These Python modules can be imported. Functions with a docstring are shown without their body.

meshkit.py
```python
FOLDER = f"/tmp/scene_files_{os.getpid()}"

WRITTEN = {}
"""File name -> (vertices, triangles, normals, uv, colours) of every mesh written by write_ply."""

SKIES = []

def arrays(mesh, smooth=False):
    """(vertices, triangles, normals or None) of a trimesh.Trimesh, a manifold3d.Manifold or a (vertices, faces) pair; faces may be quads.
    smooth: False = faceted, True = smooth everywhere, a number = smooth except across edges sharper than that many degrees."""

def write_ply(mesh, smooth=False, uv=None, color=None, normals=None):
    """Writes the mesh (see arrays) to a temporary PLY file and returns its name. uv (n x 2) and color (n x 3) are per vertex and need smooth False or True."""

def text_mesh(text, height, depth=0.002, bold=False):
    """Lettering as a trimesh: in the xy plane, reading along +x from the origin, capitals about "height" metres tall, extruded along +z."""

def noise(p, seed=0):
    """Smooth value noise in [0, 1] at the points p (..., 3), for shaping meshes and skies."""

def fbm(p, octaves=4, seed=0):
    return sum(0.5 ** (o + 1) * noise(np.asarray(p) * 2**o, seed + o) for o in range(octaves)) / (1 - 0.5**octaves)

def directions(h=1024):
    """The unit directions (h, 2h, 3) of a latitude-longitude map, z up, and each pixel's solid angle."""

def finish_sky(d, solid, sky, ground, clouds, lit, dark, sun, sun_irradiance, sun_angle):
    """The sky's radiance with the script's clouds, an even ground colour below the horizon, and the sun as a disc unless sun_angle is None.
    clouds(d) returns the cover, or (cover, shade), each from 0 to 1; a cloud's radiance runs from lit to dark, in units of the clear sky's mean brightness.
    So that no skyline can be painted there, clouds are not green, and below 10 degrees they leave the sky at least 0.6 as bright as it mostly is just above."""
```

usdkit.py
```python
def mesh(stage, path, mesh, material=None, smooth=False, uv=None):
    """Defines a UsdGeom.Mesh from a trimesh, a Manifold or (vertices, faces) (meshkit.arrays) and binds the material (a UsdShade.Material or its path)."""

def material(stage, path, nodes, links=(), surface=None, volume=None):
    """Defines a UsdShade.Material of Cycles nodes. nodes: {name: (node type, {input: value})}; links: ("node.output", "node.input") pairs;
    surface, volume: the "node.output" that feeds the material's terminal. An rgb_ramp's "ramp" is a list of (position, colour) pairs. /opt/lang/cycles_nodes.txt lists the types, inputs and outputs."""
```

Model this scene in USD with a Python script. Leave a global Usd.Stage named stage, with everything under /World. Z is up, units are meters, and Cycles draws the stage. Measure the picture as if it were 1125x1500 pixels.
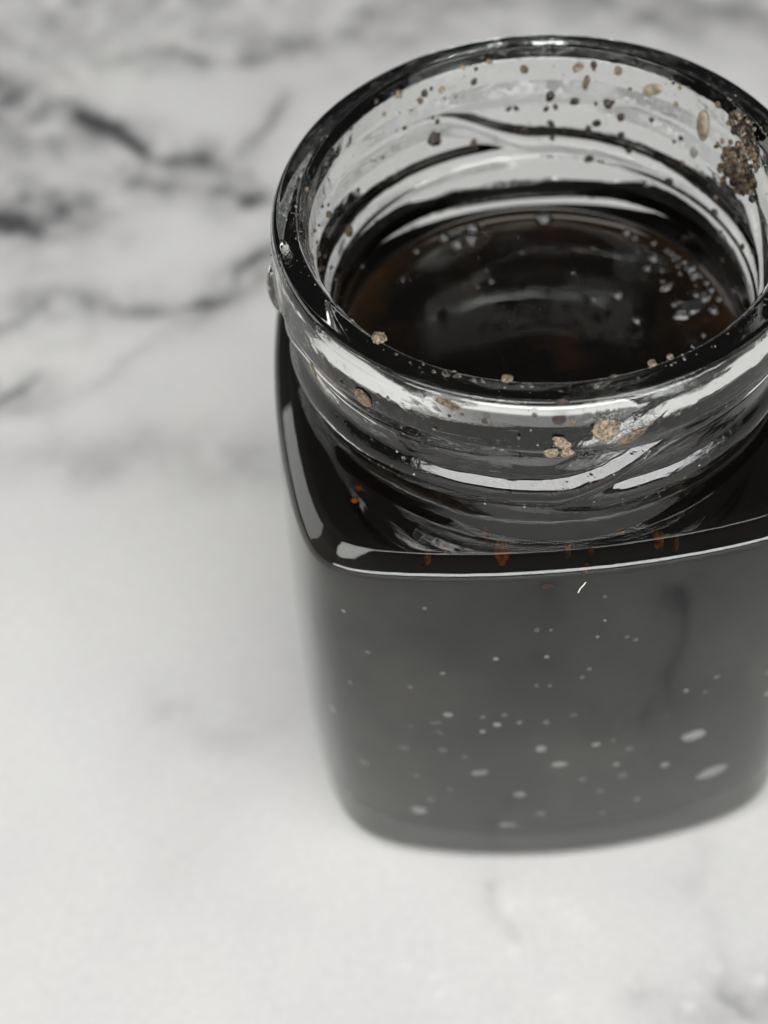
import math, random, numpy as np, trimesh, usdkit, meshkit
from pxr import Usd, UsdGeom, UsdLux, UsdShade, Gf, Sdf, Vt

stage = Usd.Stage.CreateInMemory()
UsdGeom.SetStageUpAxis(stage, UsdGeom.Tokens.z)
UsdGeom.SetStageMetersPerUnit(stage, 1.0)
UsdGeom.Xform.Define(stage, '/World')
MM = 0.001
RNG = np.random.default_rng(7)
random.seed(7)

# ------------------------------------------------------------------ camera (fitted to the photograph, mm)
C = np.array([-20.8360758, -135.50988164, 213.37099726])
FW = np.array([0.0, 0.61319512, -0.78993148])
RT = np.array([0.99463798, -0.08169313, -0.06341541])
UP = np.array([0.103418, 0.78569586, 0.60990715])
FPX, PW, PH = 2403.5, 1125.0, 1500.0
cam = UsdGeom.Camera.Define(stage, '/World/camera')
M = np.eye(4); M[0, :3] = RT; M[1, :3] = UP; M[2, :3] = -FW; M[3, :3] = C * MM
cam.AddTransformOp().Set(Gf.Matrix4d(*M.ravel().tolist()))
cam.CreateHorizontalApertureAttr(36.0); cam.CreateVerticalApertureAttr(48.0)
FL = 36.0 * FPX / PW
cam.CreateFocalLengthAttr(FL)
cam.CreateClippingRangeAttr(Gf.Vec2f(0.005, 50))
cam.CreateFStopAttr(FL / 3.4)              # an entrance pupil of 3.4 mm
cam.CreateFocusDistanceAttr(0.174)
cam.CreateExposureAttr(-0.25)

# ------------------------------------------------------------------ light: soft room light and two lamps
dome = UsdLux.DomeLight.Define(stage, '/World/room_light')
mat_sky = usdkit.material(stage, '/World/Looks/room_light', {
    'b': ('background_shader', {'color': (0.96, 0.98, 1.0), 'strength': 0.10})}, [], surface='b.background')
UsdShade.MaterialBindingAPI.Apply(dome.GetPrim()).Bind(mat_sky)


def rect_lamp(name, pos, target, w, h, power, color=(1, 1, 1)):
    l = UsdLux.RectLight.Define(stage, '/World/' + name)
    p, t = np.array(pos, float), np.array(target, float)
    z = p - t; z /= np.linalg.norm(z)
    x = np.cross([0, 1, 0.01], z); x /= np.linalg.norm(x); y = np.cross(z, x)
    m = np.eye(4); m[0, :3], m[1, :3], m[2, :3], m[3, :3] = x, y, z, p
    l.AddTransformOp().Set(Gf.Matrix4d(*m.ravel().tolist()))
    l.CreateWidthAttr(w); l.CreateHeightAttr(h); l.CreateIntensityAttr(power); l.CreateColorAttr(Gf.Vec3f(*color))
    return l


rect_lamp('ceiling_lamp', (-0.04, -0.22, 0.70), (0, -0.05, 0), 1.0, 0.20, 7.8, (1.0, 0.99, 0.965))
rect_lamp('left_window', (-1.5, 0.75, 0.66), (0, 0, 0.08), 0.9, 0.9, 3.2, (1.0, 1.0, 0.975))
rect_lamp('front_window', (0.0, -2.2, 0.42), (0, 0, 0.08), 7.0, 0.60, 15.0, (0.99, 0.99, 0.99))

# ------------------------------------------------------------------ helpers
USED = {}


def numbered(parent, name):
    k = USED.get((parent, name), 0); USED[(parent, name)] = k + 1
    return name if k == 0 else f'{name}_{k:03d}'


def define(name, mesh, mat, parent='/World', smooth=True, normals=None, kind=None):
    path = f'{parent}/{numbered(parent, name)}'
    if normals is not None:
        v, f = mesh
        m = usdkit.mesh(stage, path, (v * MM, f), mat, smooth=False)
        m.CreateNormalsAttr(Vt.Vec3fArray.FromNumpy(np.asarray(normals, np.float32))); m.SetNormalsInterpolation('vertex')
    else:
        if isinstance(mesh, tuple):
            v, f = mesh
        else:
            v, f = np.array(mesh.vertices), np.array(mesh.faces)
        m = usdkit.mesh(stage, path, (v * MM, f), mat, smooth=smooth)
    if kind: m.GetPrim().SetCustomDataByKey('kind', kind)
    return m


def tag(p, label=None, category=None, group=None, kind=None):
    p = p.GetPrim() if hasattr(p, 'GetPrim') else p
    for k, v in (('label', label), ('category', category), ('group', group), ('kind', kind)):
        if v: p.SetCustomDataByKey(k, v)
    return p


def px_ray(x, y):
    d = FW + RT * ((x - PW / 2) / FPX) + UP * ((PH / 2 - y) / FPX)
    return C, d / np.linalg.norm(d)


def on_plane(x, y, z):
    o, d = px_ray(x, y)
    return o + d * ((z - o[2]) / d[2])


def on_cyl(x, y, r, far):
    """point of the pixel's ray on the cylinder of radius r (far or near hit)."""
    o, d = px_ray(x, y)
    a, b, c = d[0]**2 + d[1]**2, o[0]*d[0] + o[1]*d[1], o[0]**2 + o[1]**2 - r*r
    q = max(b*b - a*c, 0)
    t = (-b + (1 if far else -1) * math.sqrt(q)) / a
    return o + d * t


# ------------------------------------------------------------------ materials
def mat(name, nodes, links, surface, volume=None):
    return usdkit.material(stage, '/World/Looks/' + name, nodes, links, surface=surface, volume=volume)


glass = mat('glass', {
    'g': ('glass_bsdf', {'color': (0.985, 0.992, 0.985), 'roughness': 0.0, 'IOR': 1.5})}, [], 'g.BSDF')
glass_neck = mat('smeared_glass', {
    'geo': ('geometry', {}),
    'n1': ('noise_texture', {'scale': 900.0, 'detail': 3.0, 'roughness': 0.6}),
    'n2': ('noise_texture', {'scale': 120.0, 'detail': 3.0}),
    'm': ('map_range', {'from_min': 0.48, 'from_max': 0.66, 'to_min': 0.0, 'to_max': 1.0, 'clamp': True}),
    'mul': ('math', {'math_type': 'multiply'}),
    'b': ('bump', {'strength': 0.6, 'distance': 0.00022}),
    'g': ('glass_bsdf', {'color': (0.985, 0.992, 0.985), 'roughness': 0.0, 'IOR': 1.5})},
    [('geo.position', 'n1.vector'), ('geo.position', 'n2.vector'), ('n2.fac', 'm.value'), ('m.result', 'mul.value1'),
     ('n1.fac', 'mul.value2'), ('mul.value', 'b.height'), ('b.normal', 'g.normal')], 'g.BSDF')
liquid_top = mat('liquid_surface', {
    'geo': ('geometry', {}),
    'n': ('noise_texture', {'scale': 130.0, 'detail': 4.0}),
    'r': ('rgb_ramp', {'ramp': [(0.0, (0.002, 0.0018, 0.0015)), (0.55, (0.003, 0.0024, 0.0018)), (0.8, (0.012, 0.0065, 0.003))]}),
    'sep': ('separate_xyz', {}), 'flat': ('combine_xyz', {'z': 0.0}),
    'len': ('gradient_texture', {'gradient_type': 'spherical'}), 'scale': ('mapping', {'scale': (38.0, 38.0, 38.0)}),
    'edge': ('map_range', {'from_min': 0.24, 'from_max': 0.06, 'to_min': 0.0, 'to_max': 1.0, 'clamp': True}),
    'amt': ('math', {'math_type': 'multiply'}),
    'brown': ('mix_color', {'b': (0.030, 0.015, 0.005)}),
    'n2': ('noise_texture', {'scale': 75.0, 'detail': 5.0, 'roughness': 0.6}),
    'rough': ('map_range', {'from_min': 0.42, 'from_max': 0.62, 'to_min': 0.02, 'to_max': 0.16, 'clamp': True}),
    'p': ('principled_bsdf', {'ior': 1.34})},
    [('geo.position', 'n2.vector'), ('n2.fac', 'rough.value'), ('rough.result', 'p.roughness'), ('geo.position', 'n.vector'), ('n.fac', 'r.fac'), ('geo.position', 'sep.vector'), ('sep.x', 'flat.x'), ('sep.y', 'flat.y'), ('flat.vector', 'scale.vector'), ('scale.vector', 'len.vector'),
     ('len.fac', 'edge.value'), ('edge.result', 'amt.value1'), ('n.fac', 'amt.value2'), ('amt.value', 'brown.fac'), ('r.color', 'brown.a'), ('brown.result', 'p.base_color')], 'p.BSDF')
bubble_skin = mat('bubble_skin', {'p': ('principled_bsdf', {'base_color': (0.008, 0.006, 0.004), 'roughness': 0.02, 'ior': 1.85, 'specular_ior_level': 0.5})}, [], 'p.BSDF')
foam_skin = mat('foam_skin', {'p': ('principled_bsdf', {'base_color': (0.01, 0.008, 0.006), 'roughness': 0.06, 'ior': 2.6})}, [], 'p.BSDF')
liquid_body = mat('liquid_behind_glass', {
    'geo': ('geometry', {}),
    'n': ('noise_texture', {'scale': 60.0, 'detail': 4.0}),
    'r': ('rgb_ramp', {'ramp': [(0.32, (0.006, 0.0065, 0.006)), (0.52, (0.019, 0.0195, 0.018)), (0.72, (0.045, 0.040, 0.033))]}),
    'sep': ('separate_xyz', {}), 'low': ('map_range', {'from_min': 0.058, 'from_max': 0.0, 'to_min': 0.0, 'to_max': 0.55, 'clamp': True}),  # table reflection painted into the liquid colour, paler downward
    'table_sheen': ('mix_color', {'b': (0.079, 0.084, 0.079)}), 'floor': ('map_range', {'from_min': 0.0068, 'from_max': 0.0053, 'to_min': 0.0, 'to_max': 1.0, 'clamp': True}), 'base_glow': ('mix_color', {'b': (0.30, 0.30, 0.285)}),  # bright look of the thick glass base painted as a pale bottom band
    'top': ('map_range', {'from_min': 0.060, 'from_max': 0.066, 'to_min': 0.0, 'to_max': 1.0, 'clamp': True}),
    'clear': ('mix_color', {'b': (0.0035, 0.0025, 0.0018)}),  # dark again at the shoulder, where the painted reflection stops
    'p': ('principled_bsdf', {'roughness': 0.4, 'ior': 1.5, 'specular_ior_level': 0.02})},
    [('geo.position', 'n.vector'), ('n.fac', 'r.fac'), ('geo.position', 'sep.vector'), ('sep.z', 'low.value'), ('low.result', 'table_sheen.fac'), ('r.color', 'table_sheen.a'), ('sep.z', 'top.value'), ('top.result', 'clear.fac'), ('sep.z', 'floor.value'), ('floor.result', 'base_glow.fac'), ('table_sheen.result', 'base_glow.a'), ('base_glow.result', 'clear.a'), ('clear.result', 'p.base_color')], 'p.BSDF')


def solid(name, c1, c2, scale=1500.0, rough=0.6, spec=0.5):
    return mat(name, {
        'tc': ('geometry', {}),
        'n': ('noise_texture', {'scale': scale, 'detail': 3.0}),
        'r': ('rgb_ramp', {'ramp': [(0.38, c1), (0.62, c2)]}),
        'p': ('principled_bsdf', {'roughness': rough, 'specular_ior_level': spec})},
        [('tc.position', 'n.vector'), ('n.fac', 'r.fac'), ('r.color', 'p.base_color')], 'p.BSDF')


m_dark = solid('dark_sediment', (0.006, 0.004, 0.003), (0.03, 0.016, 0.010), rough=0.35)
m_tan = solid('tan_sediment', (0.035, 0.025, 0.016), (0.27, 0.21, 0.14), scale=3500, rough=0.5)
m_brown = solid('brown_sediment', (0.012, 0.008, 0.005), (0.17, 0.115, 0.065), scale=3000, rough=0.45)
m_husk = solid('seed_husk', (0.13, 0.105, 0.07), (0.27, 0.23, 0.165), scale=900, rough=0.4)
m_pale = solid('pale_grain', (0.18, 0.185, 0.178), (0.29, 0.295, 0.28), rough=0.6)
m_dim = solid('dim_grain', (0.075, 0.077, 0.072), (0.13, 0.13, 0.122), rough=0.6)
m_orange = solid('orange_glow_streak', (0.02, 0.006, 0.0015), (0.09, 0.028, 0.006), rough=0.9, spec=0.02)  # orange of light passing through thin liquid, painted as a solid colour
m_hair = solid('pale_fibre', (0.5, 0.5, 0.46), (0.6, 0.6, 0.55), rough=0.5)
m_drop = mat('clear_drop', {'g': ('glass_bsdf', {'color': (0.97, 0.96, 0.93), 'roughness': 0.0, 'IOR': 1.34})}, [], 'g.BSDF')

# ------------------------------------------------------------------ the marble table
VEINS = [  # photo outline of each vein (picture points, put on the table), half width mm, strength
    ([(60, 145), (110, 165), (140, 178), (170, 188), (195, 208), (205, 226), (235, 235), (262, 233), (290, 240), (330, 241)], 1.1, .62),
    ([(330, 241), (355, 225), (375, 200), (395, 182), (412, 140)], .9, .36),
    ([(-60, 90), (10, 113), (28, 132), (12, 150)], 1.5, .55),
    ([(170, 96), (200, 84), (225, 76), (280, 80), (310, 92), (340, 95), (400, 76), (460, 64)], 1.2, .28),
    ([(-30, 176), (20, 175), (60, 168)], 1.5, .28), ([(-30, 214), (20, 212), (55, 216)], 1.6, .28),
    ([(45, 288), (75, 297), (85, 300)], 1.5, .45), ([(-20, 315), (14, 328), (30, 336), (48, 345)], 1.7, .33),
    ([(193, 278), (215, 274), (235, 278)], 1.3, .45), ([(320, 284), (340, 290), (362, 301)], 1.3, .45),
    ([(110, 290), (150, 316), (165, 318)], 1.6, .2), ([(-20, 300), (50, 300), (110, 340)], 3.0, .12),
    ([(-40, 486), (10, 476), (60, 452), (88, 432), (112, 437), (128, 444)], 1.4, .42),
    ([(112, 437), (150, 445), (180, 455), (240, 452), (290, 442), (318, 446), (340, 425), (352, 402), (368, 384), (400, 360)], 1.1, .42),
    ([(320, 415), (350, 418), (372, 412)], 2.0, .2),
    ([(-30, 592), (10, 582), (30, 574), (52, 560)], 1.0, .5), ([(40, 602), (70, 600), (90, 592), (130, 568), (170, 545), (230, 500), (300, 470)], 1.0, .16),
    ([(120, 668), (170, 665), (200, 650), (215, 640)], 2.4, .22), ([(330, 672), (380, 668)], 2.2, .10),
    ([(-30, 680), (60, 690), (140, 690), (260, 695), (400, 660)], 2.5, .08),
    ([(240, 1045), (255, 1035), (270, 1036)], 1.6, .12), ([(330, 1090), (380, 1065), (400, 1066)], 2.2, .08),
    ([(715, 1300), (722, 1325), (735, 1345), (748, 1365)], .7, .15), ([(1010, 1295), (1020, 1275), (1030, 1240)], 1.0, .12),
    ([(1060, 1450), (1080, 1464), (1100, 1474), (1140, 1490)], .7, .22), ([(1040, 1340), (1060, 1400), (1065, 1430)], 1.2, .09),
    ([(540, 20), (600, 12), (650, 5), (720, -10)], 2.2, .30), ([(860, -10), (940, 25), (1000, 40), (1060, 20), (1125, 40)], 3.0, .22),
    ([(500, 110), (560, 80), (600, 60)], 2.0, .1), ([(120, 20), (220, 35), (300, 20)], 3.0, .10),
    ([(-20, 560), (-60, 530), (-200, 500)], 1.5, .4), ([(300, -40), (420, -80), (600, -100), (900, -90), (1200, -140)], 2.0, .45),
    ([(-80, 250), (-160, 330), (-300, 360)], 2.0, .5), ([(1200, 300), (1300, 420), (1500, 520)], 2.0, .45),
    ([(1180, 700), (1260, 800), (1400, 850)], 1.8, .4), ([(1160, 1500), (1250, 1580), (1300, 1700)], 1.5, .5),
    ([(-100, 900), (-250, 960), (-400, 1100)], 1.6, .3),
    ([(820, 1650), (930, 1800), (980, 2000)], 3.2, .22)]
SMOKE = [([(-40, 120), (80, 170), (200, 220), (330, 240)], 7, .20), ([(-60, 300), (40, 330), (110, 310)], 8, .26), ([(-40, 470), (120, 440), (300, 445), (400, 380)], 6, .17), ([(180, 270), (300, 285), (390, 310)], 6, .16),
         ([(-30, 170), (60, 210), (40, 250)], 8, .16), ([(150, 90), (300, 80), (470, 60), (640, 10), (800, -40)], 8, .14), ([(-60, 20), (200, 10), (420, -20), (700, -30), (1125, -10)], 22, .17), ([(60, 670), (200, 660), (400, 680)], 7, .08), ([(-60, 580), (60, 580)], 5, .14),
         ([(240, 1050), (360, 1090)], 5, .05), ([(980, 1480), (1125, 1480)], 5, .12)]
VEINS += [([(20, 60), (70, 90), (110, 130)], 1.3, .2), ([(60, 200), (110, 250), (160, 262)], 1.1, .22), ([(205, 228), (215, 250), (200, 272)], .9, .25), ([(345, 235), (360, 262), (372, 290)], .9, .22), ([(150, 240), (230, 262), (300, 262)], 1.4, .14), ([(85, 300), (140, 345), (190, 352)], 1.2, .14),
          ([(230, 180), (300, 205), (330, 212)], 1.3, .12), ([(-20, 400), (60, 395), (120, 380)], 1.8, .13), ([(170, 455), (130, 500), (60, 520)], 1.4, .12), ([(455, 65), (520, 50), (600, 60)], 1.6, .15)]
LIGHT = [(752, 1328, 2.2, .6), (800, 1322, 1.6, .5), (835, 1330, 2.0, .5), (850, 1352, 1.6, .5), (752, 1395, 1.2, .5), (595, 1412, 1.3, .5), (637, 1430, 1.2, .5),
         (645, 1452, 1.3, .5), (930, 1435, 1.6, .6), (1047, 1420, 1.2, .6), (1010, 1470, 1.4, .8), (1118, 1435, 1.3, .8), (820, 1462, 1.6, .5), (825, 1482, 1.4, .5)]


def make_table():
    def axis(lo, hi, step, far):
        core = np.arange(lo, hi + step / 2, step)
        grow = np.cumsum(step * 1.22 ** np.arange(1, 60)); grow = grow[grow < far]
        return np.concatenate([lo - grow[::-1], core, hi + grow])
    xs, ys = axis(-95, 75, .5, 800), axis(-85, 175, .5, 800)
    X, Y = np.meshgrid(xs, ys)
    p = np.stack([X.ravel(), Y.ravel()], 1)
    p3 = np.c_[p, 0 * p[:, 0]]
    w = np.stack([meshkit.fbm(p3 / 7, 4, s) - .5 for s in (11, 12)], 1) * 5.0      # the veins' ragged course
    pw = p + w
    vein = np.zeros(len(p))
    rag = .55 + .9 * meshkit.fbm(p3 / 4.0, 4, 21)
    brk = np.clip((meshkit.fbm(p3 / 9.0, 3, 31) - .2) * 2.0, .5, 1.0)
    for pts, hw, s in VEINS:
        q = np.array([on_plane(x, y, 0)[:2] for x, y in pts])
        hw *= 1.6; d = np.full(len(p), 1e9)
        for a, b in zip(q[:-1], q[1:]):
            ab = b - a; t = np.clip(((pw - a) @ ab) / (ab @ ab), 0, 1)
            d = np.minimum(d, np.linalg.norm(pw - a - t[:, None] * ab, axis=1))
        e = d / (hw * rag)
        vein = np.maximum(vein, 1.7 * s * brk * (.75 * np.exp(-e**2) + .25 * np.exp(-(e / 3.2)**2)))
    smoke = np.zeros(len(p)); cloud = meshkit.fbm(p3 / 5.5, 4, 51)
    for pts, hw, st in SMOKE:
        q = np.array([on_plane(x, y, 0)[:2] for x, y in pts]); d = np.full(len(p), 1e9)
        for a, b in zip(q[:-1], q[1:]):
            ab = b - a; t = np.clip(((pw - a) @ ab) / (ab @ ab), 0, 1)
            d = np.minimum(d, np.linalg.norm(pw - a - t[:, None] * ab, axis=1))
        smoke = np.maximum(smoke, 1.7 * st * np.exp(-(d / hw)**2) * np.clip((cloud - .22) * 3.0, 0, 1.8))
    vein = vein + smoke
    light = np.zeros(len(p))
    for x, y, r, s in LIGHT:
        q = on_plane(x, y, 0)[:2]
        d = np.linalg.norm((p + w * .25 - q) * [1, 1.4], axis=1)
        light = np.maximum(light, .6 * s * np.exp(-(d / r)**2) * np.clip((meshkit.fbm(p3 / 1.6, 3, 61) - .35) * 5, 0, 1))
    tint = meshkit.fbm(p3 / 26, 4, 41)
    col = np.stack([np.clip(vein, 0, 1), light, tint], 1)
    ny, nx = X.shape
    i = np.arange(ny * nx).reshape(ny, nx)
    f = np.stack([i[:-1, :-1], i[:-1, 1:], i[1:, 1:], i[1:, :-1]], -1).reshape(-1, 4)
    m_marble = mat('marble', {
        'a': ('attribute', {'attribute': 'marble'}), 's': ('separate_color', {}), 'geo': ('geometry', {}),
        'base': ('rgb_ramp', {'ramp': [(0.25, (0.69, 0.684, 0.680)), (0.5, (0.735, 0.731, 0.728)), (0.75, (0.765, 0.761, 0.746))]}),
        'n': ('noise_texture', {'scale': 700.0, 'detail': 5.0, 'roughness': 0.65}), 'nr': ('map_range', {'from_min': 0.3, 'from_max': 0.7, 'to_min': 0.955, 'to_max': 1.03}),
        'gr': ('mix_color', {'blend_type': 'multiply', 'fac': 1.0}), 'gc': ('combine_color', {}),
        'mix': ('mix_color', {'b': (0.085, 0.085, 0.09)}),
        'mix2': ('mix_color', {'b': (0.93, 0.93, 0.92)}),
        'p': ('principled_bsdf', {'roughness': 0.42, 'specular_ior_level': 0.35})},
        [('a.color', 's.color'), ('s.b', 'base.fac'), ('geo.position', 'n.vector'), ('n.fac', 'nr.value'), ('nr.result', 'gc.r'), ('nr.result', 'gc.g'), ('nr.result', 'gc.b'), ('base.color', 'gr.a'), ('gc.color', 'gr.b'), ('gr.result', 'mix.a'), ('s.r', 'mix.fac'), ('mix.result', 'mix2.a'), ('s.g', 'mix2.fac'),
         ('mix2.result', 'p.base_color')], 'p.BSDF')
    m = define('marble_tabletop', (p3, f), m_marble, smooth=False)
    UsdGeom.PrimvarsAPI(m).CreatePrimvar('marble', Sdf.ValueTypeNames.Color3fArray, 'vertex').Set(Vt.Vec3fArray.FromNumpy(col.astype(np.float32)))
    tag(m, 'white marble tabletop with soft grey veins under the jar', 'tabletop', kind='structure')


make_table()

# ------------------------------------------------------------------ the jar: one closed glass shell, split into its parts
ZT, ZS = 91.4, 66.4          # rim top, shoulder edge (mm)
TH = -0.017


def fillet(points, step):
    """rounds the corners of a profile [(a, z, n, radius)] and resamples it finely; returns rows (a, z, n)."""
    P = [np.array(p[:3], float) for p in points]; R = [p[3] for p in points]
    out = [P[0]]
    for i in range(1, len(P) - 1):
        p, q, s = P[i - 1], P[i], P[i + 1]
        u, v = p[:2] - q[:2], s[:2] - q[:2]
        lu, lv = np.linalg.norm(u), np.linalg.norm(v)
        ang = math.acos(np.clip(u @ v / lu / lv, -1, 1))
        if R[i] <= 0 or math.pi - ang < .03:
            out.append(q); continue
        t = min(R[i] / math.tan(ang / 2), lu * .49, lv * .49)
        a, b = q + (p - q) * (t / lu), q + (s - q) * (t / lv)
        k = max(4, int((math.pi - ang) / .12))
        for w in np.linspace(0, 1, k + 1):
            out.append((1 - w)**2 * a + 2 * w * (1 - w) * q + w * w * b)
    out.append(P[-1])
    res = [out[0]]
    for a, b in zip(out[:-1], out[1:]):
        k = max(1, int(math.ceil(np.linalg.norm((b - a)[:2]) / step(.5 * (a + b)))))
        res += [a + (b - a) * w for w in np.linspace(0, 1, k + 1)[1:]]
    return np.array(res)


def body_a(z):
    return np.polyval(np.polyfit([0, .5, 1], [34.8, 34.1, 32.5], 2), z / ZS)


HEEL = 3.8
outer = [(0.0, 1.2, 1, 0), (24.0, 1.0, 1, 1), (29.5, 0.05, 1, 1)]
for z in (0.15, .5, 1.0, 1.7, 2.5, 3.2, 3.8):
    h = max(0, 1 - z / HEEL)
    outer.append((body_a(z) - HEEL * (1 - math.sqrt(1 - h * h)), z, 1, 0))
outer += [(body_a(z), z, 1, 0) for z in (8, 14, 20, 27, 34, 41, 48, 55, 60, 63)]
outer += [(32.5, 66.45, 1, 2.6), (30.45, 68.05, .97, 1.0), (29.7, 69.5, 0, .8), (29.1, 71.2, 0, 2.0), (28.9, 82.2, 0, .5),
          (30.0, 83.2, 0, .5), (30.6, 85.2, 0, 1.5), (30.3, 88.0, 0, 4.0), (30.1, 90.2, 0, 2.0), (29.6, 91.3, 0, 1.2), (27.0, 91.4, 0, .6), (26.2, 90.3, 0, .8)]
inner = [(24.7, 76.9, 0, .9), (24.45, 76.4, 0, .4), (24.3, 68.0, 0, .8), (26.0, 67.0, .3, 1.0), (29.2, 66.5, .95, 1.0), (29.9, 64.0, .97, 1.2)]
inner += [(body_a(z) - 2.0, z, .97, 0) for z in (60, 52, 44, 36, 28, 20, 14)] + [(body_a(8) - 2.8, 9.0, .97, 2.0), (28.5, 6.0, .97, 3.0), (22, 5.2, .97, 3), (0.0, 5.0, .97, 0)]
prof = fillet(outer + inner, lambda p: .28 if (p[1] > 69 and p[0] > 28) else 1.0 if p[1] > 65 else 3.0)
i_rim_out = np.argmax(prof[:, 1])
NA = 900
AZ = np.linspace(0, 2 * np.pi, NA, endpoint=False)


def bulged_square(phi, k, m=14.0):
    """polar radius of a square of half width 1 with sides that bulge by k and small corner radii."""
    c, w = np.abs(np.cos(phi - TH)), np.abs(np.sin(phi - TH))
    r = 1 / np.maximum(c, w)
    for _ in range(40):
        g = ((r * c + k * (r * w)**2)**m + (r * w + k * (r * c)**2)**m)**(1 / m)
        r = r / g**.6
    return r


PHI_T = np.linspace(-np.pi, np.pi, 2881)
SQ_TOP, SQ_LOW = bulged_square(PHI_T, .138), bulged_square(PHI_T, .20)


def sq_r(a, e, phi, z):
    p = (np.asarray(phi) + np.pi) % (2 * np.pi) - np.pi
    t = np.clip(np.asarray(z, float) / ZS, 0, 1)
    u = np.interp(p, PHI_T, SQ_LOW) * (1 - t) + np.interp(p, PHI_T, SQ_TOP) * t
    return a * (1 - e + e * u)


def wrap(a):
    return (a + np.pi) % (2 * np.pi) - np.pi


THREADS = [math.radians(d) for d in (-81, 9, 99, -171)]


def sstep(x, a, b):
    t = np.clip((x - a) / (b - a), 0, 1); return t * t * (3 - 2 * t)


def thread_h(phi, z):
    """height of the four thread runs above the neck, and which run is highest there."""
    hs = []
    for az0 in THREADS:
        d = np.degrees(wrap(phi - az0))
        zc = 74.8 + 1.6 * sstep(d, -100, -12) + 6.2 * sstep(d, -15, 15) + 1.4 * sstep(d, 12, 70)
        fade = sstep(d, -112, -88) * (1 - sstep(d, 45, 75))
        w = 2.7 - .5 * sstep(d, -12, 0) * (1 - sstep(d, 0, 12))
        e = np.abs(z - zc) / w
        hs.append(1.1 * fade * np.cos(np.clip(e, 0, 1) * np.pi / 2)**1.4)
    return np.max(hs, 0), np.argmax(hs, 0)


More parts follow.
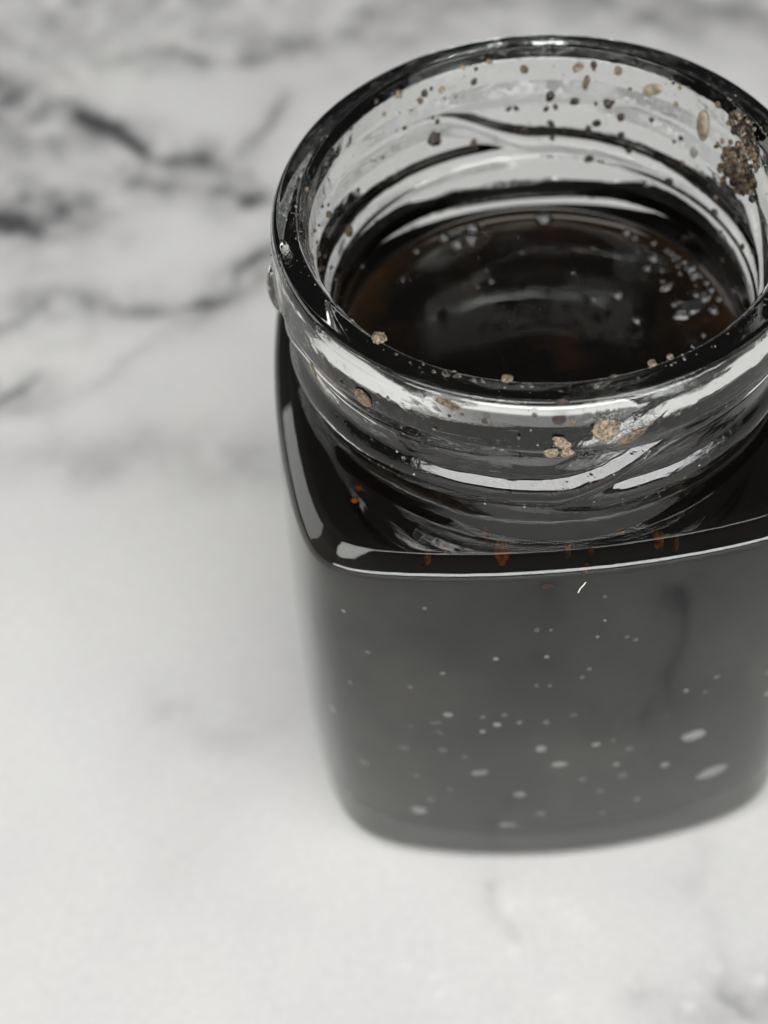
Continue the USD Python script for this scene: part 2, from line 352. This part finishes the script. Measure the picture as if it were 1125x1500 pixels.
def shell():
    L = len(prof)
    a, z, n = prof[:, 0][:, None], prof[:, 1][:, None], prof[:, 2][:, None]
    phi = AZ[None, :]
    r = sq_r(a, n, phi, z)
    li = np.arange(L)[:, None]
    th, which = thread_h(phi + 0 * z, z + 0 * phi)
    on = (li < i_rim_out) & (z > 70.4) & (z < 85) & (a > 28)
    edge = sstep(z, 70.4, 72.0)
    base_r = r.copy()
    r = np.where(on, np.maximum(r, 28.9 + th * edge), r)
    bump = np.where(on, th * (r > base_r + .04), 0)
    # the shoulder is nearly flat all round, so it meets the neck lower at the middle of each side than at the corners
    root = 68.05 + 0.12 * (sq_r(30.45, .97, phi, 68.0) - 29.7)
    wgt = np.where((li < i_rim_out) & (a > 28), np.clip((z - 68.0) / 1.5, 0, 1) * np.clip((71.6 - z) / 2.1, 0, 1), 0)
    zz = z + (root - 69.5) * wgt
    X, Y = r * np.cos(phi), r * np.sin(phi)
    V = np.stack([X, Y, zz], -1)
    # slight unevenness of pressed glass
    nz = (meshkit.fbm(V / 9.0, 3, 5) - .5) * .10 + (meshkit.fbm(V / 3.0, 2, 6) - .5) * .02
    rad = np.stack([np.cos(phi) + 0 * z, np.sin(phi) + 0 * z, 0 * phi + 0 * z], -1)
    V = V + rad * (nz * np.clip(a / 20, 0, 1))[..., None]
    V = V.reshape(-1, 3)
    i = np.arange(L * NA).reshape(L, NA)
    j = np.roll(i, -1, 1)
    F = np.stack([i[:-1], j[:-1], j[1:], i[1:]], -1)
    T = np.concatenate([F[..., [0, 1, 2]], F[..., [0, 2, 3]]], 1)       # (L-1, 2NA, 3)
    row = np.repeat(np.arange(L - 1), 2 * NA)
    T = T.reshape(-1, 3)
    N = np.zeros_like(V); fn = np.cross(V[T[:, 1]] - V[T[:, 0]], V[T[:, 2]] - V[T[:, 0]])
    for k in range(3): np.add.at(N, T[:, k], fn)
    ln = np.linalg.norm(N, axis=1, keepdims=True); N = np.where(ln > 1e-12, N / np.maximum(ln, 1e-12), [0, 0, -1.0])
    N[:NA] = [0, 0, -1]; N[-NA:] = [0, 0, 1]
    area = np.linalg.norm(fn, axis=1)
    return V, T, N, row, bump.reshape(-1), which.reshape(-1), area


V, T, N, row, bump, which, area = shell()
zrow = .5 * (prof[:-1, 1] + prof[1:, 1]); arow = .5 * (prof[:-1, 0] + prof[1:, 0]); lev = np.arange(len(prof) - 1)
outer_row = lev < i_rim_out
part_of_row = np.empty(len(lev), object)
for k in lev:
    z, a = zrow[k], arow[k]
    if outer_row[k]:
        part_of_row[k] = 'base' if z < 1.2 and a < 31.5 else 'body' if z < 66.2 else 'shoulder' if z < 70.4 else 'neck' if z < 89.0 else 'rim'
    else:
        part_of_row[k] = 'rim' if z > 89.6 else 'neck' if z > 70 else 'shoulder' if z > 64.3 else 'body' if z > 7.5 else 'base'
jar = UsdGeom.Xform.Define(stage, '/World/square_glass_jar')
tag(jar, 'open square clear glass jar with round threaded neck, full of near black liquid', 'jar')
JP = '/World/square_glass_jar'


def patch(name, mask, material, parent=JP):
    t = T[mask & (area > 1e-9)]
    u, inv = np.unique(t, return_inverse=True)
    return define(name, (V[u], inv.reshape(-1, 3)), material, parent, normals=N[u])


fpart = part_of_row[row]
fth = (bump[T].min(1) > .02)
for nm in ('base', 'body', 'shoulder', 'neck', 'rim'):
    patch(nm, (fpart == nm) & ~fth, glass_neck if nm in ('neck', 'rim') else glass)
neck_path = JP + '/neck'
fw_ = np.array([np.bincount(w, minlength=4).argmax() for w in which[T[fth]]]) if fth.any() else []
for k in range(4):
    mk = np.zeros(len(T), bool); mk[np.where(fth)[0][fw_ == k]] = True
    if mk.any(): patch('screw_thread', mk, glass_neck, JP)

# ------------------------------------------------------------------ the liquid
ZL, MH = 66.7, 1.2
liq = UsdGeom.Xform.Define(stage, '/World/dark_liquid')
tag(liq, 'black brown liquid with bubbles and pale grains filling the glass jar', 'liquid')
LP = '/World/dark_liquid'
inn = prof[i_rim_out:]
inn = inn[(inn[:, 1] < ZL + 1.0) & (inn[:, 1] > 0)]
inn = np.vstack([[24.31, ZL + MH, 0.0], inn])


def meniscus(r):
    return ZL + MH * np.exp(-np.clip(24.4 - r, 0, 99) / .85)


def liquid_side():
    a, z, n = inn[:, 0][:, None], inn[:, 1][:, None].copy(), inn[:, 2][:, None]
    r = sq_r(a, n, AZ[None, ::2], z) + .12
    r = np.where(a < .01, 0, r)
    z = np.where(z < 40, np.where(a < 28, z - .1, z), z)
    phi = AZ[None, ::2]
    v = np.stack([r * np.cos(phi), r * np.sin(phi), z + 0 * phi], -1)
    L, n_ = v.shape[:2]
    i = np.arange(L * n_).reshape(L, n_); j = np.roll(i, -1, 1)
    f = np.stack([i[:-1], i[1:], j[1:], j[:-1]], -1).reshape(-1, 4)
    return v.reshape(-1, 3), f


def liquid_surface():
    rr = np.concatenate([np.linspace(0, 18, 50), np.linspace(18, 24.44, 60)[1:]])
    phi = AZ[None, ::2]; r = rr[:, None]
    x, y = r * np.cos(phi), r * np.sin(phi)
    z = meniscus(r) + 0 * x
    p = np.stack([x, y, 0 * x], -1)
    z = z + (meshkit.fbm(p / 6, 2, 9) - .5) * .07 * np.clip((24.4 - r) / 4, 0, 1)
    # lumpy scum at the right rim of the surface
    sc = np.clip(1 - np.hypot((x - 18) / 7, (y + 3) / 10), 0, 1)
    z = z + sc**.5 * (meshkit.fbm(p / 2.2, 2, 19) - .5) * .9
    v = np.stack([x, y, z], -1)
    L, n_ = v.shape[:2]
    i = np.arange(L * n_).reshape(L, n_); j = np.roll(i, -1, 1)
    f = np.stack([i[:-1], i[1:], j[1:], j[:-1]], -1).reshape(-1, 4)
    return v.reshape(-1, 3), f


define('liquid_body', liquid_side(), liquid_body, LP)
define('liquid_surface', liquid_surface(), liquid_top, LP)


def lump(rx, ry, rz, seed, rough=.35, sub=3, freq=1.6):
    m = trimesh.creation.icosphere(subdivisions=sub, radius=1.0)
    v = np.array(m.vertices)
    d = 1 + rough * 2 * (meshkit.fbm(v * freq + seed * 3.7, 3, seed) - .5)
    return trimesh.Trimesh(v * d[:, None] * [rx, ry, rz], m.faces, process=False)


def place(m, pos, normal, spin=0.0):
    """stands a mesh on a surface: its z axis along the normal; x turned by spin from the picture's right."""
    n = np.array(normal, float); n /= np.linalg.norm(n)
    x = RT - n * (RT @ n); x /= np.linalg.norm(x); y = np.cross(n, x)
    c, s = math.cos(spin), math.sin(spin)
    x2, y2 = c * x + s * y, -s * x + c * y
    v = np.array(m.vertices)
    return (np.outer(v[:, 0], x2) + np.outer(v[:, 1], y2) + np.outer(v[:, 2], n) + np.array(pos), np.array(m.faces))


def mm_px(p):
    return ((np.array(p) - C) @ FW) / FPX


# bubbles on the surface (picture points, radius in px)
BUB = [(647, 348, 8), (670, 358, 9), (691, 350, 9), (686, 326, 9), (655, 335, 4), (797, 314, 11), (918, 344, 6), (930, 351, 5), (934, 369, 3), (957, 378, 9),
       (948, 393, 6), (970, 396, 4), (987, 382, 4), (993, 391, 4), (1005, 386, 5), (1012, 374, 3), (1017, 405, 7), (1027, 390, 10), (1040, 388, 6),
       (933, 469, 7), (905, 432, 8), (870, 437, 5), (988, 446, 5), (1042, 428, 6), (1046, 455, 8), (1060, 440, 5), (1020, 432, 6), (1050, 412, 5), (978, 340, 4), (1000, 352, 4),
       (840, 400, 3), (870, 364, 3), (700, 420, 3), (720, 412, 4), (765, 370, 3), (610, 372, 4), (590, 410, 3)]
rb = random.Random(5)
for k in range(46):
    q = rb.random()
    BUB.append((rb.gauss(1015, 26), rb.gauss(408, 30), rb.uniform(1.8, 4.5)) if q < .75 else (rb.gauss(668, 22), rb.gauss(346, 9), rb.uniform(1.8, 4)))
for k, (x, y, r) in enumerate(BUB):
    p = on_plane(x, y, ZL); rad = math.hypot(p[0], p[1])
    if rad > 23.6: p[:2] *= 23.6 / rad
    s = r * mm_px(p)
    m = trimesh.creation.icosphere(subdivisions=3, radius=s * 1.2); m.vertices[:, 2] *= .7
    define('bubble', place(m, [p[0], p[1], meniscus(math.hypot(p[0], p[1]))], (0, 0, 1)), bubble_skin, LP)
for k, (x, y, rx, ry, sp) in enumerate([(978, 420, 13, 7, .7), (1012, 452, 24, 14, .5), (1035, 437, 16, 6, .6), (1052, 425, 14, 6, .8), (1000, 462, 14, 8, .2), (1020, 385, 15, 5, .3)]):
    p = on_plane(x, y, ZL); s = mm_px(p)
    define('foam_lump', place(lump(rx * s, ry * s, 4.5 * s, k + 3, .3, 4), [p[0], p[1], ZL], (0, 0, 1), sp), foam_skin, LP)


# pale grains seen through the front of the glass (picture x, y, half width, half height px, tilt)
def on_body(x, y, inset):
    o, d = px_ray(x, y)
    t = np.linspace(120, 330, 4000)
    p = o + d * t[:, None]
    r = np.hypot(p[:, 0], p[:, 1]); ph = np.arctan2(p[:, 1], p[:, 0])
    zz = p[:, 2]
    a = np.where(zz < ZS, body_a(zz), 32.5 - (zz - ZS) * 1.25) - inset
    hit = (r < sq_r(a, 1.0, ph, zz)) & (zz < 69) & (zz > .5)
    k = np.argmax(hit)
    return p[k] if hit[k] else None


GRAINS = [(502, 1028, 5, 5, 0), (594, 1084, 7, 4, .1), (539, 1104, 8, 5, -.3), (657, 1036, 7, 4.5, -.1), (703, 1121, 12, 5, .3), (615, 1175, 12, 7, -.1), (726, 955, 4, 3, 0),
          (649, 1088, 6, 4, .4), (681, 1098, 5, 3, .2), (728, 1051, 6, 4, .1), (707, 1040, 4, 3, 0), (738, 1037, 5, 4, 0), (707, 1061, 4, 3, 0), (633, 1160, 6, 5, 0), (520, 988, 3, 3, 0),
          (649, 976, 4, 3, 0), (639, 1048, 9, 2, .4), (645, 1062, 7, 2, -.7), (1012, 1066, 19, 10, .12), (1038, 1119, 24, 10, .2), (792, 1086, 8, 6.5, .3), (818, 1109, 12, 5, .05),
          (799, 1047, 5, 5, 0), (839, 1037, 5, 2.5, .3), (871, 1080, 6, 4, .1), (919, 1086, 7, 4, .1), (908, 1125, 8, 5, .2), (971, 1109, 7, 5, .1), (852, 1131, 5, 3.5, .1), (877, 1148, 6, 4, 0),
          (761, 1153, 9, 5, -.1), (880, 1180, 5, 4, 0), (790, 1181, 9, 5, .1), (873, 923, 2.5, 2.5, 0), (785, 913, 4, 4, 0), (806, 913, 2.5, 2.5, 0), (800, 952, 3.5, 3, 0), (861, 970, 3, 3, 0),
          (851, 982, 3.5, 3, 0), (1001, 1001, 4, 3, 0), (1028, 1003, 4, 3, 0), (1045, 981, 5, 3, 0), (1116, 1003, 6, 4, 0), (1116, 974, 4, 4, 0), (896, 1074, 3, 2.5, 0), (900, 1109, 5, 3, 0),
          (916, 923, 4, 3, 0), (928, 927, 4, 3, 0), (510, 883, 3, 3, 0), (623, 881, 3.5, 3, 0), (884, 864, 3, 3, 0), (760, 1048, 4, 3, 0), (611, 1125, 5, 4, 0), (542, 944, 4, 3, 0), (884, 899, 2, 2, 0),
          (785, 994, 3, 2.5, 0), (804, 994, 3, 2.5, 0), (602, 996, 3, 2.5, 0), (603, 1053, 2.5, 2, 0), (525, 1152, 8, 5, 0), (1023, 1199, 9, 5, .1), (744, 1197, 12, 4, 0), (660, 1145, 5, 3, 0), (930, 1160, 4, 3, 0)]
for k, (x, y, w, h, sp) in enumerate(GRAINS):
    p = on_body(x, y, 1.8)
    if p is None: continue
    ph = math.atan2(p[1], p[0]); s = mm_px(p)
    ax = 'front'
    c, sn = math.cos(ph - TH), math.sin(ph - TH)
    nn = np.array([np.sign(c) * abs(c)**2.75, np.sign(sn) * abs(sn)**2.75]); nn = np.array([nn[0] * math.cos(TH) - nn[1] * math.sin(TH), nn[0] * math.sin(TH) + nn[1] * math.cos(TH), 0])
    define('pale_grain', place(lump(w * s, h * s * 1.35, min(w, h) * s * .6, k, .18, 2), p, nn, sp), m_pale if w * h > 45 or k % 3 == 0 else m_dim, LP)
STR = [(627, 817, 4, 11), (650, 803, 4, 10), (735, 807, 8, 17), (831, 803, 4, 12), (961, 790, 4, 13), (968, 792, 3, 12), (906, 776, 6, 6), (857, 829, 5, 5), (800, 850, 9, 4), (520, 732, 5, 5), (525, 715, 4, 4),
       (712, 780, 3, 10), (1122, 1021, 4, 4), (865, 808, 4, 5), (990, 795, 3, 9), (620, 828, 4, 3)]
for k, (x, y, w, h) in enumerate(STR):
    p = on_body(x, y, 1.75)
    if p is None: continue
    s = mm_px(p); nn = -px_ray(x, y)[1]
    define('orange_glow_streak', place(lump(w * s, h * s, .4, k + 50, .7, 3, 2.6), p, nn), m_orange, LP)  # light through the thin liquid edge, put in as orange lumps

# ------------------------------------------------------------------ sediment stuck to the glass: things of their own
def inside(x, y):
    p = on_cyl(x, y, 25.7, True)
    p = on_cyl(x, y, float(np.interp(p[2], [76.9, 90.3], [24.69, 26.18])), True)
    return p, np.array([-p[0], -p[1], 0])


def outside(x, y, r=30.5):
    p = on_cyl(x, y, r, False)
    return p, np.array([p[0], p[1], 0])


def bit(name, where, x, y, w, h, spin, material, label, category, group=None, seed=1, rough=.3, thick=.8, sub=3):
    p, n = where(x, y); s = mm_px(p)
    v = -px_ray(x, y)[1]; nn = n / np.linalg.norm(n)
    tall = 1.0 / max(.35, math.sqrt(max(0.0, 1 - (nn @ UP)**2)))      # the picture sees the wall foreshortened
    o = define(name, place(lump(w * s, h * s * tall, min(w, h) * s * thick, seed, rough * 1.35, sub, 2.8), p + nn * .1, n, spin), material)
    tag(o, label, category, group)
    return o


DARK_IN = [(806, 140, 7), (842, 148, 6), (891, 151, 7), (897, 149, 4), (873, 151, 3), (910, 171, 6), (874, 180, 6), (862, 188, 5), (910, 197, 5), (922, 220, 5), (863, 232, 6), (981, 266, 7), (955, 175, 4),
           (756, 158, 4), (745, 159, 4), (800, 159, 4), (814, 156, 4), (807, 180, 5), (809, 201, 4), (768, 191, 6), (774, 195, 3), (998, 202, 4), (988, 207, 3), (1048, 311, 7), (1073, 291, 6), (1103, 291, 7), (1080, 321, 5),
           (1081, 313, 4), (1058, 339, 4), (870, 94, 5), (983, 113, 4), (987, 121, 3), (1040, 271, 2.5), (1089, 361, 5), (1068, 365, 5), (624, 108, 5), (621, 136, 6), (631, 129, 3), (694, 119, 5), (697, 100, 3),
           (651, 144, 2.5), (640, 177, 4), (633, 172, 3), (592, 187, 3.5), (524, 278, 4), (481, 346, 4), (551, 148, 4), (667, 141, 2), (602, 161, 2), (1053, 352, 4), (1018, 430, 3), (480, 300, 3), (466, 330, 3)]
ORD = 'first second third fourth fifth sixth seventh eighth ninth tenth eleventh twelfth thirteenth fourteenth fifteenth sixteenth seventeenth eighteenth nineteenth twentieth'.split()


def ranked(items, zones, phrase):
    """a label for each of a set of alike bits: its zone, and its rank from the left there."""
    out = [None] * len(items)
    for z in set(zones):
        ids = sorted([i for i in range(len(items)) if zones[i] == z], key=lambda i: items[i][0])
        for q, i in enumerate(ids):
            w = ORD[q] if q < 20 else 'twenty ' + ORD[q - 20]
            out[i] = phrase.format(w + ' from the left', z)
    return out


def height_zone(x, y):
    p = on_cyl(x, y, 25.7, True)
    side = 'left' if x < 720 else 'back' if x < 900 else 'right'
    return ('upper ' if p[2] > 86 else 'middle ' if p[2] > 82 else 'lower ') + side


lab = ranked(DARK_IN, [height_zone(x, y) for x, y, r in DARK_IN], 'dark speck, {} on the {} inside of the neck')
for k, (x, y, r) in enumerate(DARK_IN):
    bit('sediment_speck', inside, x, y, r * .9, r * .8, random.uniform(-1, 1), m_dark, lab[k], 'speck', 'dark specks inside the jar neck', seed=k, rough=.3, sub=2)
TAN_IN = [(768, 101, 6), (847, 98, 7), (906, 103, 6), (923, 130, 3), (991, 152, 4), (997, 127, 4), (1053, 153, 5), (1001, 238, 4), (647, 131, 5), (615, 147, 5), (562, 167, 4), (583, 138, 6), (693, 208, 5),
          (678, 98, 4), (717, 90, 4), (480, 314, 6), (448, 277, 4), (452, 290, 4), (459, 338, 4), (466, 372, 4), (463, 355, 3), (471, 302, 3), (484, 392, 4), (490, 410, 3), (870, 100, 3), (1049, 289, 4), (1061, 380, 4), (475, 375, 3), (560, 230, 3)]
lab = ranked(TAN_IN, [height_zone(x, y) for x, y, r in TAN_IN], 'tan crumb, {} on the {} inside of the neck')
for k, (x, y, r) in enumerate(TAN_IN):
    bit('tan_crumb', inside, x, y, r * .85, r * .8, random.uniform(-1, 1), m_tan if k % 3 else m_brown, lab[k], 'crumb', 'tan crumbs inside the jar neck', seed=k + 100, rough=.5)
bit('dark_clot', inside, 636, 203, 10, 8, .3, m_dark, 'dark clot with glossy edges on the back left inside of the neck', 'clot', seed=301, rough=.45)
bit('brown_drop', inside, 510, 338, 7, 11, .2, m_brown, 'brown oval drop inside the left of the neck, just above the liquid', 'drop', seed=302, rough=.12)
bit('brown_flake', inside, 859, 120, 5, 8, -.1, m_brown, 'short brown flake below the back rim, dark at its lower end', 'flake', seed=303)
bit('seed_husk', inside, 956, 131, 18, 7, .72, m_husk, 'slim grey brown seed husk lying slantwise inside the back right of the neck', 'seed husk', seed=304, rough=.10, thick=.5)
bit('seed_husk', inside, 1031, 183, 12, 23, .15, m_husk, 'broad oval tan seed husk standing upright inside the right of the neck', 'seed husk', seed=305, rough=.10, thick=.5)
bit('pale_disc', inside, 1017, 223, 7, 8, 0, m_pale, 'pale round disc of residue below the broad oval seed husk', 'residue', seed=306, rough=.12, thick=.35)

# the big brown cluster at the right: grains of one clump
cl = UsdGeom.Xform.Define(stage, '/World/sediment_clump')
tag(cl, 'large rough brown clump of caked sediment stuck inside the right of the neck', 'clump')
CLUMP = [(1066, 212), (1082, 218), (1100, 208), (1116, 212), (1113, 236), (1109, 262), (1106, 282), (1094, 284), (1078, 278), (1062, 266), (1057, 250), (1060, 232)]
CLUMP2 = [(1068, 172), (1076, 164), (1086, 166), (1098, 178), (1110, 190), (1106, 200), (1092, 202), (1080, 194), (1072, 184)]


def within(x, y, poly):
    c = False
    for (x1, y1), (x2, y2) in zip(poly, poly[1:] + poly[:1]):
        if (y1 > y) != (y2 > y) and x < (x2 - x1) * (y - y1) / (y2 - y1) + x1: c = not c
    return c


spots = []
while len(spots) < 190:
    x, y = random.uniform(1054, 1118), random.uniform(162, 288)
    if within(x, y, CLUMP) or within(x, y, CLUMP2): spots.append((x, y, random.uniform(2.2, 6.0), random.uniform(0, .5)))
spots += [(1052, 212, 4, 0), (1058, 207, 4, 0), (1048, 215, 3, 0), (1063, 220, 5, .1), (1071, 208, 4, .1), (1094, 203, 6, .4), (1088, 210, 6, .6), (1080, 190, 5, .5), (1106, 202, 4, .2), (1073, 250, 10, -.3), (1088, 240, 11, -.3), (1098, 262, 10, -.3), (1085, 262, 11, -.3), (1104, 225, 10, -.3), (1084, 182, 8, -.2), (1096, 190, 7, -.2)]
for k, (x, y, r, up) in enumerate(spots):
    p, n = inside(x, y); s = mm_px(p)
    o = define('grain', place(lump(r * s, r * s * 1.2, r * s * .6, k, .6, 2, 2.6), p + n / np.linalg.norm(n) * up, n, random.uniform(-1, 1)),
               random.choice([m_brown, m_brown, m_dark, m_tan, m_brown, m_dark]), '/World/sediment_clump')


def rim_top(x, y):
    p = on_plane(x, y, ZT); r = math.hypot(p[0], p[1])
    p[:2] *= np.clip(r, 26.75, 28.6) / r
    return p, np.array([0, 0, 1.0])


bit('rim_crumb', rim_top, 563, 489, 10, 8, -.5, m_tan, 'largest tan crumb on the inner edge of the rim at the front left', 'crumb', seed=401, rough=.4)
bit('rim_crumb', rim_top, 744, 549, 8, 5, 0, m_tan, 'flat tan crumb on the inner edge of the rim at the very front', 'crumb', seed=402, rough=.4)
bit('rim_crumb', rim_top, 951, 527, 6, 5, 0, m_tan, 'pale crumb on the rim inner edge at front right, lower of two', 'crumb', seed=403, rough=.4)
bit('rim_crumb', rim_top, 974, 514, 5, 4, 0, m_tan, 'small pale crumb on the rim inner edge at front right, upper of two', 'crumb', seed=404, rough=.4)
DROPS = [(654, 548, 6.5), (635, 546, 3), (671, 552, 4), (693, 558, 3), (707, 560, 3), (873, 567, 4), (899, 552, 3.5), (778, 567, 3), (764, 567, 2.5), (580, 520, 2.5), (600, 532, 2), (470, 405, 2.5),
                               (1010, 505, 2.5), (440, 340, 2.5), (515, 470, 3), (530, 485, 2.5)]
lab = ranked(DROPS, ['flat top of the glass rim'] * len(DROPS), 'tiny clear drop, {} on the {}')
for k, (x, y, r) in enumerate(DROPS):
    p, n = rim_top(x, y); s = mm_px(p)
    m = trimesh.creation.icosphere(subdivisions=3, radius=r * s); m.vertices[:, 2] *= .6
    o = define('water_drop', place(m, p + np.array([0, 0, .12]), n), m_drop)
    tag(o, lab[k], 'drop', 'clear drops on the jar rim')

bit('tan_flake', outside, 887, 629, 18, 15, .4, m_tan, 'largest tan flake, stuck to the outside of the neck at the front', 'flake', seed=501, rough=.4, thick=.25)
bit('tan_flake', outside, 823, 648, 9, 9, .8, m_tan, 'ragged tan flake just left of the largest flake on the neck', 'flake', seed=502, rough=.5, thick=.3)
bit('tan_flake', outside, 808, 662, 10, 6, 0, m_tan, 'brown flake at the lower edge of the front thread, left of a pair', 'flake', seed=503, rough=.4, thick=.4)
bit('tan_flake', outside, 830, 663, 9, 5, 0, m_tan, 'tan flake at the lower edge of the front thread, right of a pair', 'flake', seed=504, rough=.4, thick=.4)
bit('dark_flake', outside, 924, 639, 22, 6, .5, m_brown, 'long dark flake slanting right of the largest tan flake on the neck', 'flake', seed=505, rough=.25, thick=.3)
bit('dark_flake', outside, 819, 614, 10, 6, 0, m_dark, 'short dark flake above the ragged tan flake on the neck', 'flake', seed=506, rough=.35, thick=.4)
bit('dark_flake', outside, 532, 582, 17, 11, -.6, m_brown, 'brown oval flake on the outside of the neck at the front left', 'flake', seed=507, rough=.25, thick=.25)
bit('dark_flake', outside, 657, 591, 19, 5, -.15, m_brown, 'long thin brown smear under the front left of the rim', 'flake', seed=508, rough=.3, thick=.3)
bit('dark_flake', outside, 461, 543, 5, 15, .5, m_brown, 'upright brown smear on the outer left of the neck', 'flake', seed=509, rough=.3, thick=.3)
bit('dark_flake', outside, 823, 588, 10, 3.5, 0, m_dark, 'dark flat fleck right under the front lip of the rim', 'flake', seed=510, rough=.3, thick=.4)
OUT = [(965, 615, 5), (953, 618, 3), (556, 579, 5), (569, 581, 3), (710, 616, 5), (677, 606, 3.5), (659, 608, 3), (838, 617, 5), (990, 604, 3), (783, 607, 4), (600, 602, 3), (637, 628, 3), (500, 560, 3), (540, 600, 3), (692, 620, 2.5), (760, 640, 2.5), (930, 612, 3), (905, 618, 2.5)]
lab = ranked(OUT, ['outside of the neck'] * len(OUT), 'tiny brown speck, {} on the {}')
for k, (x, y, r) in enumerate(OUT):
    bit('outer_speck', outside, x, y, r, r * .8, 0, m_brown if k % 2 else m_dark, lab[k], 'speck', 'specks outside the jar neck', seed=k + 600, sub=2, thick=.4)

dp = on_cyl(404, 428, 30.2, False); dp = dp if abs(dp[0]) < 30.2 else dp
ph = math.radians(-182); dp = np.array([29.8 * math.cos(ph), 29.8 * math.sin(ph), 81.6])
dm = trimesh.creation.icosphere(subdivisions=4, radius=1.0)
dv = np.array(dm.vertices); dv = dv * [2.4, 3.6, 1.7]; dv[:, 0] *= 1 - .25 * dv[:, 1] / 3.4
tn = np.array([-math.sin(ph), math.cos(ph), 0]); nn = np.array([math.cos(ph), math.sin(ph), 0])
tag(define('hanging_drip', (np.outer(dv[:, 0], tn) + np.outer(dv[:, 1], [0, 0, 1]) + np.outer(dv[:, 2], nn) + dp, dm.faces), m_drop), 'clear drip bulging from the outer left of the neck just below the rim', 'drip')

# a pale fibre on the front of the jar
pts = [on_body(x, y, -.1) for x, y in ((847, 868), (850, 862), (854, 858), (858, 853))]
tube = trimesh.util.concatenate([trimesh.creation.cylinder(radius=.07, segment=(a, b), sections=8) for a, b in zip(pts[:-1], pts[1:])])
tag(define('fibre', tube, m_hair), 'short pale fibre stuck on the front face of the jar', 'fibre')

# fine residue: specks too small to pick apart, on the rim, the neck and the shoulder
dust = []
rg = np.random.default_rng(11)


def outer_r(phi, z):
    k = np.where((prof[:i_rim_out, 1] <= z) & (prof[:i_rim_out, 0] > 20))[0][-1]
    a, n = prof[k, 0], prof[k, 2]
    r = float(sq_r(a, n, phi, z)); t, _ = thread_h(np.array([phi]), np.array([z]))
    return max(r, 28.9 + float(t[0])) if 71 < z < 85 else r


def speck(p, n, r, k):
    m = lump(r, r * rg.uniform(.6, 1.6), r * .5, k % 17, .4, 1, 2.0)
    return trimesh.Trimesh(*place(m, p, n, rg.uniform(-1.5, 1.5)), process=False)


for k in range(900):
    u = rg.uniform()
    ph = math.radians(rg.uniform(-185, 5))
    if u < .55:                     # outside of the neck and its thread
        z = rg.uniform(72, 89) if u < .3 else 84 + rg.normal() * 1.0
        if not 71.5 < z < 90: continue
        q = ph + .01
        r = outer_r(ph, z); p = np.array([r * math.cos(ph), r * math.sin(ph), z]); n = (math.cos(ph), math.sin(ph), .2)
    elif u < .8:                    # flat top of the rim
        ph = math.radians(rg.uniform(-215, 40)); r = rg.uniform(26.9, 28.3) if rg.uniform() < .5 else 26.9 + abs(rg.normal()) * .3
        p = np.array([r * math.cos(ph), r * math.sin(ph), ZT]); n = (0, 0, 1)
    else:                           # inner wall
        ph = math.radians(rg.uniform(-20, 200)); z = rg.uniform(78, 90) if rg.uniform() < .5 else 90 - abs(rg.normal()) * 2.0
        z = max(z, 78); r = float(np.interp(z, [76.9, 90.3], [24.71, 26.19])); p = np.array([r * math.cos(ph), r * math.sin(ph), z]); n = (-math.cos(ph), -math.sin(ph), 0)
    dust.append(speck(p, n, .05 + .09 * rg.uniform()**2.5, k))
half = len(dust) // 2
tag(define('fine_residue', trimesh.util.concatenate(dust[::2]), m_brown), 'fine brown residue dotted over the rim and neck of the jar', 'residue', kind='stuff')
tag(define('pale_residue', trimesh.util.concatenate(dust[1::2]), m_pale), 'fine pale dry residue dotted over the rim and neck of the jar', 'residue', kind='stuff')
